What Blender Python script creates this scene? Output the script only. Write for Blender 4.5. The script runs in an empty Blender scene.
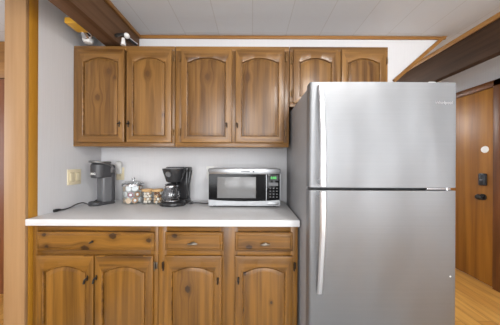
import bpy, bmesh, math, random
from mathutils import Vector, Matrix
random.seed(7)
S = bpy.context.scene
COL = S.collection
R = math.radians
PI = math.pi

# ------------------------------------------------------------------ camera
F, CX, CY, H = 204.0, 252.0, 162.0, 1.275        # focal length in px of the 500x325 frame, vanishing point, eye height
cd = bpy.data.cameras.new('camera')
cam = bpy.data.objects.new('camera', cd); COL.objects.link(cam)
cam.location = (0, 0, H)
cam.rotation_euler = (R(90), R(0.0), 0)
cam.rotation_mode = 'XYZ'
cam.matrix_world = Matrix.Translation((0, 0, H)) @ Matrix.Rotation(R(90), 4, 'X') @ Matrix.Rotation(R(0.25), 4, 'Z')
cd.sensor_width = 36.0
cd.lens = 36.0 * F / 500.0
cd.shift_x = -(CX - 250.0) / 500.0
cd.shift_y = (CY - 162.5) / 500.0
cd.clip_start = 0.02
S.camera = cam

# ------------------------------------------------------------------ world, lights, exposure
wd = bpy.data.worlds.new('world'); S.world = wd; wd.use_nodes = True
wn = wd.node_tree
bg = wn.nodes['Background']
bg.inputs['Color'].default_value = (0.75, 0.85, 1.0, 1)
bg.inputs['Strength'].default_value = 1.0

def area(name, loc, rot, sx, sy, power, col=(1, 1, 1)):
    l = bpy.data.lights.new(name, 'AREA'); l.shape = 'RECTANGLE'; l.size = sx; l.size_y = sy
    l.energy = power; l.color = col
    o = bpy.data.objects.new(name, l); COL.objects.link(o); o.location = loc; o.rotation_euler = rot
    return o
# light added at unseen windows behind the camera
area('window_daylight', (-0.9, -3.17, 1.4), (R(90), 0, 0), 1.7, 1.7, 62, (0.98, 0.99, 1.0))
area('window_daylight', (1.35, -3.17, 1.4), (R(90), 0, 0), 1.7, 1.7, 62, (0.98, 0.99, 1.0))
# light added at an unseen next-room window, beyond the opening on the left
area('window_daylight', (-3.57, 0.6, 1.45), (R(90), 0, R(-90)), 1.3, 1.3, 17, (0.98, 0.99, 1.0))
def bulb(name, loc, power, rad, col=(1, 0.99, 0.97)):
    l = bpy.data.lights.new(name, 'POINT'); l.energy = power; l.shadow_soft_size = rad; l.color = col
    o = bpy.data.objects.new(name, l); COL.objects.link(o); o.location = loc
    return o
bulb('kitchen_lamp_light', (0.75, -0.1, 2.29), 38, 0.05)
bulb('living_lamp_light', (-0.4, -1.9, 2.2), 34, 0.12)  # added fill for the rear room, no fixture behind it
bulb('hall_lamp_light', (1.2, 3.3, 2.2), 40, 0.1)  # added fill to brighten the entry door and the wall above it

S.view_settings.view_transform = 'Standard'
S.view_settings.look = 'None'
S.view_settings.gamma = 1.0
S.view_settings.use_curve_mapping = False
S.view_settings.exposure = 0.15

# ------------------------------------------------------------------ helpers
def W(px, py, Y):
    return Vector(((px - CX) * Y / F, Y, H + (CY - py) * Y / F))
def X(px, Y): return (px - CX) * Y / F
def Z(py, Y): return H + (CY - py) * Y / F

ORIG = {}
class MB:
    def __init__(s): s.bm = bmesh.new()
    def box(s, x0, x1, y0, y1, z0, z1, bev=0.0, seg=2, M=None):
        m = Matrix.Translation(((x0+x1)/2, (y0+y1)/2, (z0+z1)/2)) @ Matrix.Diagonal((abs(x1-x0), abs(y1-y0), abs(z1-z0), 1))
        if M is not None: m = M @ m
        g = bmesh.ops.create_cube(s.bm, size=1.0, matrix=m)
        if bev > 0:
            ed = list({e for v in g['verts'] for e in v.link_edges})
            bmesh.ops.bevel(s.bm, geom=ed, offset=bev, segments=seg, affect='EDGES', profile=0.5, clamp_overlap=True)
        return s
    def cyl(s, p0, p1, r0, r1=None, n=24, caps=True):
        if r1 is None: r1 = r0
        p0 = Vector(p0); p1 = Vector(p1); d = p1 - p0
        q = d.to_track_quat('Z', 'Y').to_matrix().to_4x4()
        m = Matrix.Translation((p0 + p1) / 2) @ q
        bmesh.ops.create_cone(s.bm, cap_ends=caps, segments=n, radius1=r0, radius2=r1, depth=d.length, matrix=m)
        return s
    def lathe(s, prof, c=(0, 0, 0), n=32, sx=1.0, sy=1.0):
        rings = []
        for r, z in prof:
            if r < 1e-6: rings.append([s.bm.verts.new((c[0], c[1], c[2] + z))])
            else: rings.append([s.bm.verts.new((c[0] + sx*r*math.cos(2*PI*k/n), c[1] + sy*r*math.sin(2*PI*k/n), c[2] + z)) for k in range(n)])
        for a, b in zip(rings, rings[1:]):
            for k in range(n):
                k2 = (k + 1) % n
                if len(a) == 1 and len(b) == 1: continue
                if len(a) == 1: s.bm.faces.new((a[0], b[k2], b[k]))
                elif len(b) == 1: s.bm.faces.new((a[k], a[k2], b[0]))
                else: s.bm.faces.new((a[k], a[k2], b[k2], b[k]))
        return s
    def sphere(s, c, r, sx=1, sy=1, sz=1, M=None):
        m = Matrix.Translation(c) @ (M if M is not None else Matrix.Identity(4)) @ Matrix.Diagonal((sx, sy, sz, 1))
        bmesh.ops.create_uvsphere(s.bm, u_segments=20, v_segments=12, radius=r, matrix=m)
        return s
    def tube(s, pts, r, n=8, smooth=4):
        pts = [Vector(p) for p in pts]
        if smooth > 1 and len(pts) > 2:
            out = []
            P = [pts[0]] + pts + [pts[-1]]
            for i in range(1, len(P) - 2):
                a, b, c, d = P[i-1], P[i], P[i+1], P[i+2]
                for k in range(smooth):
                    t = k / smooth
                    out.append(0.5*((2*b) + (c-a)*t + (2*a-5*b+4*c-d)*t*t + (3*b-a-3*c+d)*t**3))
            out.append(pts[-1]); pts = out
        rings = []
        for i, p in enumerate(pts):
            d = (pts[min(i+1, len(pts)-1)] - pts[max(i-1, 0)]).normalized()
            q = d.to_track_quat('Z', 'Y').to_matrix()
            rad = r(i / (len(pts)-1)) if callable(r) else r
            rings.append([s.bm.verts.new(p + q @ Vector((rad*math.cos(2*PI*k/n), rad*math.sin(2*PI*k/n), 0))) for k in range(n)])
        for a, b in zip(rings, rings[1:]):
            for k in range(n):
                s.bm.faces.new((a[k], a[(k+1) % n], b[(k+1) % n], b[k]))
        s.bm.faces.new(rings[0][::-1]); s.bm.faces.new(rings[-1])
        return s
    def rings(s, loops, close=False, fill=False):
        V = [[s.bm.verts.new(p) for p in L] for L in loops]
        n = len(V[0])
        pairs = list(zip(V, V[1:])) + ([(V[-1], V[0])] if close else [])
        for a, b in pairs:
            for k in range(n):
                s.bm.faces.new((a[k], a[(k+1) % n], b[(k+1) % n], b[k]))
        if fill: s.bm.faces.new(V[-1])
        return s
    def prism(s, poly, axis, a, b):
        def mk(u, v, w):
            return (w, u, v) if axis == 'x' else ((u, w, v) if axis == 'y' else (u, v, w))
        A = [s.bm.verts.new(mk(u, v, a)) for u, v in poly]
        B = [s.bm.verts.new(mk(u, v, b)) for u, v in poly]
        n = len(poly)
        s.bm.faces.new(A[::-1]); s.bm.faces.new(B)
        for k in range(n): s.bm.faces.new((A[k], A[(k+1) % n], B[(k+1) % n], B[k]))
        return s
    def build(s, name, m, parent=None, local=False, smooth=40):
        me = bpy.data.meshes.new(name)
        bmesh.ops.recalc_face_normals(s.bm, faces=s.bm.faces[:])
        if parent is not None and not local:
            o_ = ORIG[parent.name]
            bmesh.ops.translate(s.bm, vec=-o_, verts=s.bm.verts[:])
        s.bm.to_mesh(me); s.bm.free()
        for p in me.polygons: p.use_smooth = True
        me.set_sharp_from_angle(angle=R(smooth))
        me.materials.append(m)
        o = bpy.data.objects.new(name, me); COL.objects.link(o)
        if parent is not None:
            o.parent = parent
            ORIG[o.name] = ORIG[parent.name].copy()
        else: ORIG[o.name] = Vector((0, 0, 0))
        return o

def tag(o, label, cat, group=None):
    o['label'] = label; o['category'] = cat
    if group: o['group'] = group
    return o
def thing(name, label, cat, loc, rz=0.0, group=None):
    o = bpy.data.objects.new(name, None); COL.objects.link(o)
    o.location = loc; o.rotation_euler = (0, 0, rz); o.empty_display_size = 0.1
    ORIG[o.name] = Vector(loc)
    return tag(o, label, cat, group)
def single(mb, name, m, label, cat, base, group=None, smooth=40):
    """a thing that is one mesh, its origin at base"""
    bmesh.ops.translate(mb.bm, vec=-Vector(base), verts=mb.bm.verts[:])
    o = mb.build(name, m, smooth=smooth); o.location = base; ORIG[o.name] = Vector(base)
    return tag(o, label, cat, group)
def struct(mb, name, m, smooth=40):
    o = mb.build(name, m, smooth=smooth); o['kind'] = 'structure'
    return o
def copy_tree(o, parent=None):
    c = o.copy(); COL.objects.link(c)
    if parent is not None: c.parent = parent
    for ch in list(o.children): copy_tree(ch, c)
    return c
def text(name, body, size, m, parent, M, ext=0.0005, local=False):
    cu = bpy.data.curves.new(name, 'FONT'); cu.body = body; cu.size = size; cu.extrude = ext; cu.offset = size*0.03
    cu.align_x = 'CENTER'; cu.align_y = 'CENTER'
    t = bpy.data.objects.new(name, cu); COL.objects.link(t)
    bpy.context.view_layer.update()
    me = bpy.data.meshes.new_from_object(t.evaluated_get(bpy.context.evaluated_depsgraph_get()))
    bpy.data.objects.remove(t)
    me.transform(M)
    if not local: me.transform(Matrix.Translation(-ORIG[parent.name]))
    me.materials.clear(); me.materials.append(m)
    o = bpy.data.objects.new(name, me); COL.objects.link(o); o.parent = parent
    ORIG[o.name] = ORIG[parent.name].copy()
    return o
FACE = Matrix.Rotation(R(90), 4, 'X')          # text facing -Y

# ------------------------------------------------------------------ materials
def srgb(r, g, b):
    f = lambda c: (c/255/12.92) if c/255 <= 0.04045 else ((c/255 + 0.055)/1.055)**2.4
    return (f(r), f(g), f(b), 1)
def newmat(name):
    m = bpy.data.materials.new(name); m.use_nodes = True
    nt = m.node_tree; b = nt.nodes['Principled BSDF']
    return m, nt, b
def N(nt, t, **kw):
    n = nt.nodes.new(t)
    for k, v in kw.items(): setattr(n, k, v)
    return n
def plain(name, col, rough=0.5, metal=0.0, noise=0.05, nscale=30, spec=0.5, bump=0.0):
    m, nt, b = newmat(name)
    b.inputs['Roughness'].default_value = rough; b.inputs['Metallic'].default_value = metal
    b.inputs['Specular IOR Level'].default_value = spec
    tc = N(nt, 'ShaderNodeTexCoord'); no = N(nt, 'ShaderNodeTexNoise')
    no.inputs['Scale'].default_value = nscale
    nt.links.new(tc.outputs['Object'], no.inputs['Vector'])
    mx = N(nt, 'ShaderNodeMix', data_type='RGBA')
    d = 1 - noise
    mx.inputs[6].default_value = (col[0]*d, col[1]*d, col[2]*d, 1); mx.inputs[7].default_value = tuple(min(1, c*(1+noise)) for c in col[:3]) + (1,)
    nt.links.new(no.outputs['Fac'], mx.inputs[0]); nt.links.new(mx.outputs[2], b.inputs['Base Color'])
    if bump:
        bp = N(nt, 'ShaderNodeBump'); bp.inputs['Strength'].default_value = bump; bp.inputs['Distance'].default_value = 0.002
        nt.links.new(no.outputs['Fac'], bp.inputs['Height']); nt.links.new(bp.outputs['Normal'], b.inputs['Normal'])
    return m
def wood(name, light, dark, axis='z', knots=(), rough=0.31, contrast=1.0, knotcol=(0.035, 0.016, 0.008), scale=1.0, streak=0.5, spec=0.5, knotalpha=0.9):
    """procedural pine: grain along an axis, dark round knots at the given object-space points (x, z, r)"""
    m, nt, b = newmat(name); L = nt.links.new
    tc = N(nt, 'ShaderNodeTexCoord'); oi = N(nt, 'ShaderNodeObjectInfo')
    off = N(nt, 'ShaderNodeMath', operation='MULTIPLY'); off.inputs[1].default_value = 37.0
    L(oi.outputs['Random'], off.inputs[0])
    # bend of the grain round the knots
    coord = tc.outputs['Object']
    dist = []
    for (kx, kz, kr) in knots:
        sb = N(nt, 'ShaderNodeVectorMath', operation='SUBTRACT'); sb.inputs[1].default_value = (kx, 0, kz)
        L(tc.outputs['Object'], sb.inputs[0])
        ml = N(nt, 'ShaderNodeVectorMath', operation='MULTIPLY')
        ml.inputs[1].default_value = (1/kr, 0, 0.75/kr) if axis == 'z' else (0.75/kr, 0, 1/kr)
        L(sb.outputs[0], ml.inputs[0])
        ln = N(nt, 'ShaderNodeVectorMath', operation='LENGTH'); L(ml.outputs[0], ln.inputs[0])
        dist.append((ml, ln))
        fo = N(nt, 'ShaderNodeMapRange'); fo.interpolation_type = 'SMOOTHSTEP'
        fo.inputs[1].default_value = 0.6; fo.inputs[2].default_value = 3.6; fo.inputs[3].default_value = 1.0; fo.inputs[4].default_value = 0.0
        L(ln.outputs['Value'], fo.inputs[0])
        ac = N(nt, 'ShaderNodeVectorMath', operation='MULTIPLY'); ac.inputs[1].default_value = (1, 0, 0) if axis == 'z' else (0, 0, 1)
        L(sb.outputs[0], ac.inputs[0])
        sc = N(nt, 'ShaderNodeVectorMath', operation='SCALE'); L(ac.outputs[0], sc.inputs[0])
        mm = N(nt, 'ShaderNodeMath', operation='MULTIPLY'); mm.inputs[1].default_value = -0.8; L(fo.outputs[0], mm.inputs[0])
        L(mm.outputs[0], sc.inputs['Scale'])
        ad = N(nt, 'ShaderNodeVectorMath', operation='ADD'); L(coord, ad.inputs[0]); L(sc.outputs[0], ad.inputs[1])
        coord = ad.outputs[0]
    mp = N(nt, 'ShaderNodeVectorMath', operation='MULTIPLY')
    a, c = 36.0*scale, 1.5*scale
    mp.inputs[1].default_value = {'z': (a, a, c), 'x': (c, a, a), 'y': (a, c, a)}[axis]
    L(coord, mp.inputs[0])
    ad = N(nt, 'ShaderNodeVectorMath', operation='ADD'); L(mp.outputs[0], ad.inputs[0])
    cmb = N(nt, 'ShaderNodeCombineXYZ')
    for i in range(3): L(off.outputs[0], cmb.inputs[i])
    L(cmb.outputs[0], ad.inputs[1])
    n1 = N(nt, 'ShaderNodeTexNoise'); n1.inputs['Scale'].default_value = 1.0; n1.inputs['Detail'].default_value = 3; n1.inputs['Distortion'].default_value = 0.6
    L(ad.outputs[0], n1.inputs['Vector'])
    n2 = N(nt, 'ShaderNodeTexNoise'); n2.inputs['Scale'].default_value = 0.2; n2.inputs['Detail'].default_value = 1; n2.inputs['Distortion'].default_value = 1.0
    L(ad.outputs[0], n2.inputs['Vector'])
    r1 = N(nt, 'ShaderNodeMapRange'); r1.inputs[1].default_value = 0.35; r1.inputs[2].default_value = 0.68; L(n1.outputs['Fac'], r1.inputs[0])
    r2 = N(nt, 'ShaderNodeMapRange'); r2.inputs[1].default_value = 0.3; r2.inputs[2].default_value = 0.7; L(n2.outputs['Fac'], r2.inputs[0])
    mxf = N(nt, 'ShaderNodeMix', data_type='FLOAT'); mxf.inputs[0].default_value = streak
    L(r1.outputs[0], mxf.inputs[2]); L(r2.outputs[0], mxf.inputs[3])
    cm = N(nt, 'ShaderNodeMath', operation='MULTIPLY'); cm.inputs[1].default_value = contrast; L(mxf.outputs[0], cm.inputs[0])
    mx = N(nt, 'ShaderNodeMix', data_type='RGBA'); mx.inputs[6].default_value = light; mx.inputs[7].default_value = dark
    L(cm.outputs[0], mx.inputs[0])
    col = mx.outputs[2]
    for ml, ln in dist:
        nz = N(nt, 'ShaderNodeTexNoise'); nz.inputs['Scale'].default_value = 1.5; L(ml.outputs[0], nz.inputs['Vector'])
        sm = N(nt, 'ShaderNodeMath', operation='ADD'); L(ln.outputs['Value'], sm.inputs[0])
        n5 = N(nt, 'ShaderNodeMath', operation='MULTIPLY'); n5.inputs[1].default_value = 0.9; L(nz.outputs['Fac'], n5.inputs[0]); L(n5.outputs[0], sm.inputs[1])
        h1 = N(nt, 'ShaderNodeMapRange'); h1.interpolation_type = 'SMOOTHSTEP'
        h1.inputs[1].default_value = 1.0; h1.inputs[2].default_value = 3.0; h1.inputs[3].default_value = 0.3; h1.inputs[4].default_value = 0.0
        L(sm.outputs[0], h1.inputs[0])
        a1 = N(nt, 'ShaderNodeMix', data_type='RGBA'); L(h1.outputs[0], a1.inputs[0]); L(col, a1.inputs[6])
        a1.inputs[7].default_value = (dark[0]*0.6, dark[1]*0.5, dark[2]*0.45, 1)
        h2 = N(nt, 'ShaderNodeMapRange'); h2.interpolation_type = 'SMOOTHSTEP'
        h2.inputs[1].default_value = 1.15; h2.inputs[2].default_value = 1.5; h2.inputs[3].default_value = knotalpha; h2.inputs[4].default_value = 0.0
        L(sm.outputs[0], h2.inputs[0])
        a2 = N(nt, 'ShaderNodeMix', data_type='RGBA'); L(h2.outputs[0], a2.inputs[0]); L(a1.outputs[2], a2.inputs[6])
        a2.inputs[7].default_value = knotcol + (1,)
        col = a2.outputs[2]
    L(col, b.inputs['Base Color'])
    b.inputs['Roughness'].default_value = rough
    b.inputs['Specular IOR Level'].default_value = spec
    bp = N(nt, 'ShaderNodeBump'); bp.inputs['Strength'].default_value = 0.12; bp.inputs['Distance'].default_value = 0.001
    L(n1.outputs['Fac'], bp.inputs['Height']); L(bp.outputs['Normal'], b.inputs['Normal'])
    return m

UL, UD = srgb(152, 111, 60), srgb(78, 49, 22)          # wall cabinets
BL, BD = srgb(152, 105, 41), srgb(74, 45, 13)          # base cabinets
M = {}
M['upper_v'] = wood('pine_upper_upright', UL, UD, 'z')
M['upper_h'] = wood('pine_upper_level', UL, UD, 'x')
M['base_v'] = wood('pine_base_upright', BL, BD, 'z')
M['base_h'] = wood('pine_base_level', BL, BD, 'x')
M['carcass'] = wood('pine_carcass', srgb(140, 98, 58), srgb(95, 62, 34), 'z')
M['post_front'] = wood('pale_oak_casing', srgb(178, 140, 98), srgb(150, 112, 72), 'z', rough=0.5, contrast=0.8)
M['post_side'] = wood('golden_stained_jamb', srgb(196, 140, 44), srgb(168, 112, 28), 'z', rough=0.45, contrast=0.8)
M['beam'] = wood('brown_stained_beam', srgb(128, 98, 74), srgb(92, 66, 46), 'y', rough=0.65, spec=0.15)
M['beam_dark'] = wood('dark_stained_beam', srgb(72, 52, 38), srgb(42, 29, 20), 'y', rough=0.65, spec=0.12)
M['trim'] = wood('golden_trim', srgb(164, 116, 58), srgb(122, 82, 38), 'x', rough=0.45)
M['trim_y'] = wood('golden_trim_deep', srgb(176, 128, 66), srgb(136, 92, 42), 'y', rough=0.45)
M['door_brown'] = wood('stained_door', srgb(158, 104, 34), srgb(112, 68, 18), 'z', rough=0.42, scale=0.7)
M['door_casing'] = wood('stained_casing', srgb(122, 72, 30), srgb(88, 50, 18), 'z', rough=0.42)
M['red_brown'] = wood('reddish_door', srgb(140, 84, 50), srgb(104, 58, 32), 'z', rough=0.42)

def wall_mat(name, col, amt=0.03):
    m, nt, b = newmat(name); L = nt.links.new
    tc = N(nt, 'ShaderNodeTexCoord'); mp = N(nt, 'ShaderNodeVectorMath', operation='MULTIPLY'); mp.inputs[1].default_value = (130, 130, 3)
    L(tc.outputs['Object'], mp.inputs[0])
    no = N(nt, 'ShaderNodeTexNoise'); no.inputs['Scale'].default_value = 1; no.inputs['Detail'].default_value = 2; L(mp.outputs[0], no.inputs['Vector'])
    mx = N(nt, 'ShaderNodeMix', data_type='RGBA')
    mx.inputs[6].default_value = tuple(c*(1-amt*2) for c in col[:3]) + (1,); mx.inputs[7].default_value = tuple(min(1, c*(1+amt)) for c in col[:3]) + (1,)
    L(no.outputs['Fac'], mx.inputs[0]); L(mx.outputs[2], b.inputs['Base Color'])
    b.inputs['Roughness'].default_value = 0.75; b.inputs['Specular IOR Level'].default_value = 0.25
    return m
M['wall'] = wall_mat('ribbed_wallpaper', srgb(222, 222, 224))
M['wall_rear'] = wall_mat('rear_wall_paint', srgb(205, 203, 200))

def ceiling_mat():
    m, nt, b = newmat('ceiling_planks'); L = nt.links.new
    tc = N(nt, 'ShaderNodeTexCoord')
    mp = N(nt, 'ShaderNodeMapping'); mp.inputs['Rotation'].default_value = (0, 0, R(90)); L(tc.outputs['Object'], mp.inputs['Vector'])
    br = N(nt, 'ShaderNodeTexBrick'); br.offset = 0.5
    br.inputs['Scale'].default_value = 1.0; br.inputs['Brick Width'].default_value = 1.22; br.inputs['Row Height'].default_value = 0.305
    br.inputs['Mortar Size'].default_value = 0.004; br.inputs['Mortar Smooth'].default_value = 0.3
    c = srgb(211, 213, 216)
    br.inputs['Color1'].default_value = c; br.inputs['Color2'].default_value = tuple(x*0.985 for x in c[:3]) + (1,)
    br.inputs['Mortar'].default_value = srgb(198, 198, 198)
    L(mp.outputs[0], br.inputs['Vector']); L(br.outputs['Color'], b.inputs['Base Color'])
    b.inputs['Roughness'].default_value = 0.8; b.inputs['Specular IOR Level'].default_value = 0.2
    return m
M['ceiling'] = ceiling_mat()
def floor_mat():
    m, nt, b = newmat('floor_planks'); L = nt.links.new
    tc = N(nt, 'ShaderNodeTexCoord')
    mp0 = N(nt, 'ShaderNodeMapping'); mp0.inputs['Rotation'].default_value = (0, 0, R(90)); L(tc.outputs['Object'], mp0.inputs['Vector'])
    br = N(nt, 'ShaderNodeTexBrick'); br.offset = 0.37
    br.inputs['Scale'].default_value = 1.0; br.inputs['Brick Width'].default_value = 1.2; br.inputs['Row Height'].default_value = 0.13
    br.inputs['Mortar Size'].default_value = 0.0015
    br.inputs['Color1'].default_value = srgb(214, 164, 88); br.inputs['Color2'].default_value = srgb(196, 142, 68); br.inputs['Mortar'].default_value = srgb(120, 80, 36)
    L(mp0.outputs[0], br.inputs['Vector'])
    mp = N(nt, 'ShaderNodeVectorMath', operation='MULTIPLY'); mp.inputs[1].default_value = (18, 1.6, 1); L(tc.outputs['Object'], mp.inputs[0])
    no = N(nt, 'ShaderNodeTexNoise'); no.inputs['Detail'].default_value = 4; no.inputs['Scale'].default_value = 1; no.inputs['Distortion'].default_value = 1.2
    L(mp.outputs[0], no.inputs['Vector'])
    mr = N(nt, 'ShaderNodeMapRange'); mr.inputs[1].default_value = 0.35; mr.inputs[2].default_value = 0.7; mr.inputs[3].default_value = 0; mr.inputs[4].default_value = 0.55; L(no.outputs['Fac'], mr.inputs[0])
    mx = N(nt, 'ShaderNodeMix', data_type='RGBA'); L(mr.outputs[0], mx.inputs[0]); L(br.outputs['Color'], mx.inputs[6]); mx.inputs[7].default_value = srgb(150, 98, 38)
    L(mx.outputs[2], b.inputs['Base Color']); b.inputs['Roughness'].default_value = 0.3
    return m
M['floor'] = floor_mat()
M['vinyl'] = plain('grey_vinyl', srgb(196, 196, 195), 0.45, noise=0.05, nscale=8)
M['counter'] = plain('white_laminate', srgb(220, 220, 221), 0.35, noise=0.015, nscale=60)

def steel(name, col, rough, streak=(1.5, 1.5, 160), wob=0.0, aniso=0.0):
    m, nt, b = newmat(name); L = nt.links.new
    b.inputs['Metallic'].default_value = 1.0
    tc = N(nt, 'ShaderNodeTexCoord'); mp = N(nt, 'ShaderNodeVectorMath', operation='MULTIPLY'); mp.inputs[1].default_value = streak
    L(tc.outputs['Object'], mp.inputs[0])
    no = N(nt, 'ShaderNodeTexNoise'); no.inputs['Scale'].default_value = 1; no.inputs['Detail'].default_value = 3; L(mp.outputs[0], no.inputs['Vector'])
    mx = N(nt, 'ShaderNodeMix', data_type='RGBA'); mx.inputs[6].default_value = tuple(c*0.96 for c in col[:3]) + (1,); mx.inputs[7].default_value = tuple(min(1, c*1.04) for c in col[:3]) + (1,)
    L(no.outputs['Fac'], mx.inputs[0]); L(mx.outputs[2], b.inputs['Base Color'])
    b.inputs['Roughness'].default_value = rough
    b.inputs['Anisotropic'].default_value = aniso
    if aniso:
        tg = N(nt, 'ShaderNodeTangent'); tg.direction_type = 'RADIAL'; tg.axis = 'Z'
        L(tg.outputs[0], b.inputs['Tangent'])
    if wob:
        n2 = N(nt, 'ShaderNodeTexNoise'); n2.inputs['Scale'].default_value = 1; n2.inputs['Detail'].default_value = 0.5
        m2 = N(nt, 'ShaderNodeVectorMath', operation='MULTIPLY'); m2.inputs[1].default_value = (5.0, 5.0, 1.8); L(tc.outputs['Object'], m2.inputs[0]); L(m2.outputs[0], n2.inputs['Vector'])
        bp = N(nt, 'ShaderNodeBump'); bp.inputs['Strength'].default_value = 1.0; bp.inputs['Distance'].default_value = wob
        L(n2.outputs['Fac'], bp.inputs['Height']); L(bp.outputs['Normal'], b.inputs['Normal'])
    return m
M['fridge_steel'] = steel('brushed_stainless_door', srgb(149, 150, 152), 0.52, wob=0.02, aniso=0.5)
M['handle_steel'] = steel('satin_handle', srgb(222, 223, 226), 0.36)
M['micro_steel'] = steel('microwave_stainless', srgb(156, 157, 159), 0.33, streak=(2, 2, 200))
M['chrome'] = steel('chrome', srgb(225, 225, 228), 0.12)
M['fridge_side'] = plain('grey_fridge_cabinet', srgb(150, 150, 152), 0.45, noise=0.03, nscale=220, bump=0.15)
M['gasket'] = plain('dark_grey_gasket', srgb(70, 70, 72), 0.6)
M['black_plastic'] = plain('black_plastic', srgb(44, 44, 46), 0.22)
M['black_gloss'] = plain('black_gloss', srgb(12, 12, 14), 0.12, spec=0.2)
M['black_iron'] = plain('black_iron', srgb(26, 23, 21), 0.45)
M['pewter'] = steel('old_pewter', srgb(128, 120, 110), 0.35)
M['bronze'] = plain('dark_bronze', srgb(62, 46, 32), 0.4, metal=0.6)
M['old_brass'] = plain('old_brass', srgb(122, 92, 56), 0.45, metal=0.5)
M['white_plastic'] = plain('white_plastic', srgb(232, 232, 230), 0.35, noise=0.01)
M['ivory'] = plain('ivory_plastic', srgb(236, 224, 192), 0.4, noise=0.015)
M['ivory_dark'] = plain('ivory_shade', srgb(210, 196, 158), 0.4, noise=0.015)
M['slot'] = plain('dark_slot', srgb(40, 38, 36), 0.6)
M['graphite'] = plain('graphite_plastic', srgb(66, 66, 69), 0.38)
M['graphite_light'] = plain('smoke_grey_plastic', srgb(104, 105, 108), 0.32)
M['cord'] = plain('dark_cord', srgb(38, 38, 40), 0.5)
M['window_grey'] = plain('microwave_mesh_window', srgb(120, 120, 120), 0.22, noise=0.03, nscale=400)
M['lid_wood'] = wood('bamboo_lid', srgb(214, 178, 128), srgb(186, 146, 98), 'x', rough=0.5)
M['brass_yellow'] = plain('yellow_brass_paint', srgb(226, 176, 58), 0.4, noise=0.04)
M['bulb_white'] = plain('frosted_bulb', srgb(236, 236, 234), 0.25, noise=0.01)
M['coffee'] = plain('coffee', srgb(30, 16, 8), 0.2)
def glass(name, tint=(1, 1, 1), gl=0.12):
    m = bpy.data.materials.new(name); m.use_nodes = True; nt = m.node_tree
    for n in list(nt.nodes): nt.nodes.remove(n)
    out = N(nt, 'ShaderNodeOutputMaterial'); tr = N(nt, 'ShaderNodeBsdfTransparent'); gs = N(nt, 'ShaderNodeBsdfGlossy')
    tr.inputs['Color'].default_value = tint + (1,); gs.inputs['Roughness'].default_value = 0.04
    lw = N(nt, 'ShaderNodeLayerWeight'); lw.inputs['Blend'].default_value = 0.25
    mr = N(nt, 'ShaderNodeMapRange'); mr.inputs[3].default_value = gl*0.4; mr.inputs[4].default_value = 0.4
    mx = N(nt, 'ShaderNodeMixShader')
    nt.links.new(lw.outputs['Fresnel'], mr.inputs[0]); nt.links.new(mr.outputs[0], mx.inputs[0]); nt.links.new(tr.outputs[0], mx.inputs[1]); nt.links.new(gs.outputs[0], mx.inputs[2])
    nt.links.new(mx.outputs[0], out.inputs['Surface'])
    return m
M['glass'] = glass('clear_glass', (0.99, 1.0, 1.0), 0.05)
M['glass_dark'] = glass('smoked_glass', (0.75, 0.76, 0.78), 0.25)
def emit(name, col, s):
    m, nt, b = newmat(name)
    b.inputs['Base Color'].default_value = (0.01, 0.01, 0.01, 1)
    b.inputs['Emission Color'].default_value = col; b.inputs['Emission Strength'].default_value = s
    return m
M['display'] = emit('green_display_glow', (0.15, 0.9, 0.2, 1), 0.8)
M['lamp_glow'] = emit('lit_lamp_diffuser', (1.0, 0.96, 0.9, 1), 3.0)

# ------------------------------------------------------------------ room shell
YB = 1.885            # kitchen back wall
XL = -1.391           # left wall face
XR = 2.47             # right wall face
CE = 2.435            # ceiling
YR = -3.2             # rear wall
struct(MB().box(-3.7, 2.6, YR-0.1, 4.4, -0.05, 0.0), 'floor', M['floor'])
struct(MB().box(-1.35, 1.2, YR, YB-0.01, 0.0, 0.004), 'floor_kitchen', M['vinyl'])  # unseen grey floor sheet, added to keep warm bounce off the steel
struct(MB().box(-3.7, 2.6, YR-0.1, 4.4, CE, CE+0.06), 'ceiling', M['ceiling'])
# back wall with its slanted cut end behind the refrigerator
P1 = W(444, 37.5, YB); P2 = W(394, 82, YB)
sl = (P2.z-P1.z)/(P2.x-P1.x)
xt = P1.x + (CE-P1.z)/sl
struct(MB().prism([(XL-0.02, 0), (P2.x-0.02, 0), (P2.x-0.02, P2.z), (xt, CE), (XL-0.02, CE)], 'y', YB, YB+0.11), 'wall_back', M['wall'])
struct(MB().box(XL-0.1, XL, 1.326, YB, 0, CE), 'wall_left', M['wall'])
struct(MB().box(XR, XR+0.1, YR, 4.4, 0, CE), 'wall_right', M['wall'])
struct(MB().box(-1.391, XR, 4.2, 4.3, 0, CE), 'wall_hall_end', M['wall'])
struct(MB().box(-3.6, XL-0.1, 2.0, 2.1, 0, CE), 'wall_next_room', M['wall'])
struct(MB().box(-3.7, -3.6, YR, 2.1, 0, 0.8).box(-3.7, -3.6, YR, 2.1, 2.1, CE).box(-3.7, -3.6, YR, -0.05, 0.8, 2.1).box(-3.7, -3.6, 1.25, 2.1, 0.8, 2.1), 'wall_far_left', M['wall'])
wr = MB().box(-3.7, 2.6, YR-0.1, YR, 0, 0.55).box(-3.7, 2.6, YR-0.1, YR, 2.25, CE)
for a, b in ((-3.7, -1.75), (-0.05, 0.5), (2.2, 2.6)): wr.box(a, b, YR-0.1, YR, 0.55, 2.25)
struct(wr, 'wall_rear', M['wall_rear'])
# trims
tz0 = Z(39.4, YB)
struct(MB().box(-1.044, P1.x, YB-0.016, YB, tz0, CE, 0.003), 'trim_1', M['trim'])
d = (P2-P1).normalized(); nrm = Vector((d.z, 0, -d.x)); nrm = nrm if nrm.x < 0 else -nrm
wT = 0.03
q0 = P1 + Vector((0, 0, CE-P1.z)); q0.x = xt
pl = [(q0.x, q0.z), (P2.x, P2.z), (P2.x+nrm.x*wT, P2.z+nrm.z*wT)]
e = Vector((P2.x+nrm.x*wT, 0, P2.z+nrm.z*wT)); t_ = (CE-e.z)/(-d.z); pl.append((e.x-d.x*t_, CE))
struct(MB().prism(pl, 'y', YB-0.02, YB+0.005), 'trim_2', M['trim'])

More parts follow.
